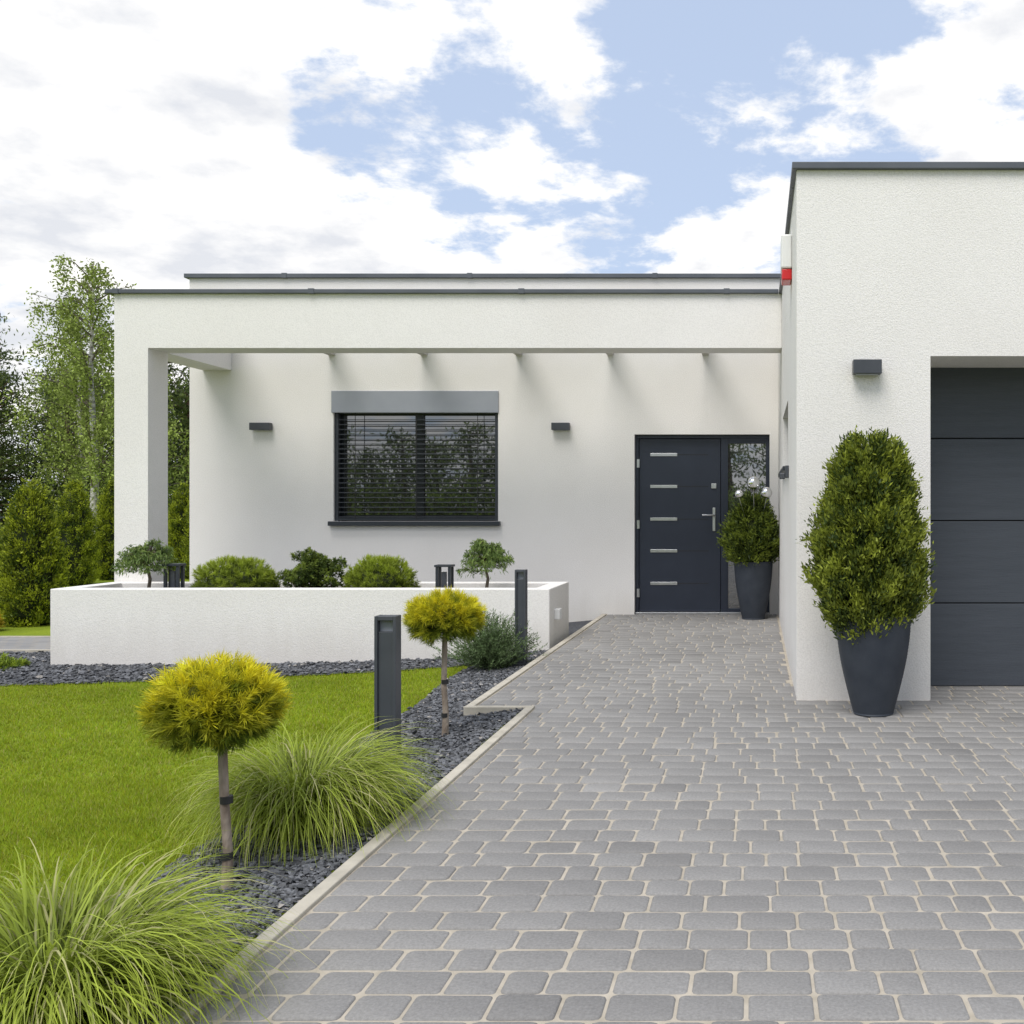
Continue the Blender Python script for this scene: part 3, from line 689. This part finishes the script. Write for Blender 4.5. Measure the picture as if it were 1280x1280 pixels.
cb=N(nt,'ShaderNodeCombineXYZ'); nt.links.new(math_('DIVIDE',sep.outputs['X'],zz),cb.inputs[0]); nt.links.new(math_('DIVIDE',sep.outputs['Y'],zz),cb.inputs[1]); cb.inputs[2].default_value=3.1
def cn(scale,det,rough,dist=0):
    n=N(nt,'ShaderNodeTexNoise'); n.inputs['Scale'].default_value=scale; n.inputs['Detail'].default_value=det; n.inputs['Roughness'].default_value=rough; n.inputs['Distortion'].default_value=dist
    nt.links.new(cb.outputs[0],n.inputs['Vector']); return n.outputs['Fac']
na=cn(1.7,2,.5); nb_=cn(4.9,9,.61,.1)
f_=math_('ADD',math_('MULTIPLY_ADD',na,.4,-.20),math_('MULTIPLY_ADD',nb_,1.3,-.16))
def blob(v,rad,amt):
    v=Vector(v).normalized(); s=N(nt,'ShaderNodeVectorMath',operation='DISTANCE'); nt.links.new(D,s.inputs[0]); s.inputs[1].default_value=v
    m=N(nt,'ShaderNodeMapRange'); m.interpolation_type='SMOOTHSTEP'; nt.links.new(s.outputs['Value'],m.inputs[0]); m.inputs[1].default_value=0; m.inputs[2].default_value=rad; m.inputs[3].default_value=amt; m.inputs[4].default_value=0
    return m.outputs[0]
for v,r_,a_ in (((-.04,1,.43),.26,-.12),((-.40,1,.33),.12,-.07),((-.31,1,.39),.14,-.10),((-.28,1,.30),.10,-.07),
                ((-.196,1,.33),.12,.13),((-.012,1,.27),.12,.17),((-.236,1,.50),.12,.13),((.22,1,.42),.18,.24),
                ((-.56,1,.46),.34,.22),((-.66,1,.29),.28,.22),((-.36,1,.25),.12,.14)): f_=math_('ADD',f_,blob(v,r_,a_))
hz=N(nt,'ShaderNodeMapRange'); nt.links.new(sep.outputs['Z'],hz.inputs[0]); hz.inputs[1].default_value=0; hz.inputs[2].default_value=.26; hz.inputs[3].default_value=.14; hz.inputs[4].default_value=0
f_=math_('ADD',f_,hz.outputs[0])
mk=N(nt,'ShaderNodeMapRange'); mk.interpolation_type='SMOOTHSTEP'; nt.links.new(f_,mk.inputs[0]); mk.inputs[1].default_value=.43; mk.inputs[2].default_value=.62
n2=cn(3.4,7,.55)
sh=math_('ADD',n2,math_('MULTIPLY',math_('SUBTRACT',f_,.6),-.30))
cr=N(nt,'ShaderNodeValToRGB'); e_=cr.color_ramp.elements; e_[0].position=.34; e_[0].color=(5.3,5.45,5.8,1); e_[1].position=.52; e_[1].color=(7.6,7.5,7.35,1)
nt.links.new(sh,cr.inputs[0])
hz2=N(nt,'ShaderNodeMixRGB'); hz2.inputs[0].default_value=.72; hz2.inputs[2].default_value=(4.2,5.0,6.5,1); nt.links.new(sky.outputs[0],hz2.inputs[1])
mx=N(nt,'ShaderNodeMixRGB'); nt.links.new(mk.outputs[0],mx.inputs[0]); nt.links.new(hz2.outputs[0],mx.inputs[1]); nt.links.new(cr.outputs[0],mx.inputs[2])
nt.links.new(mx.outputs[0],bg.inputs[0])
sl=bpy.data.lights.new("sun",'SUN'); sl.energy=3.0; sl.angle=R(34); sl.color=(1,.965,.92); so=link(bpy.data.objects.new("sun",sl))
dirv=Vector((math.sin(SUN_AZ)*math.cos(SUN_EL),math.cos(SUN_AZ)*math.cos(SUN_EL),math.sin(SUN_EL)))
so.rotation_euler=(-dirv).to_track_quat('-Z','Y').to_euler()

# ---------------------------------------------------------------- camera
cd=bpy.data.cameras.new("camera"); cd.lens=35.16; cd.sensor_width=36; cd.shift_x=-.2383; cd.shift_y=-.0016; cd.clip_end=2000; cd.clip_start=.05
co=link(bpy.data.objects.new("camera",cd)); co.location=(0,0,1.238); co.rotation_euler=(R(90),0,0); scene.camera=co
scene.view_settings.view_transform='Standard'; scene.view_settings.look='None'; scene.view_settings.exposure=0
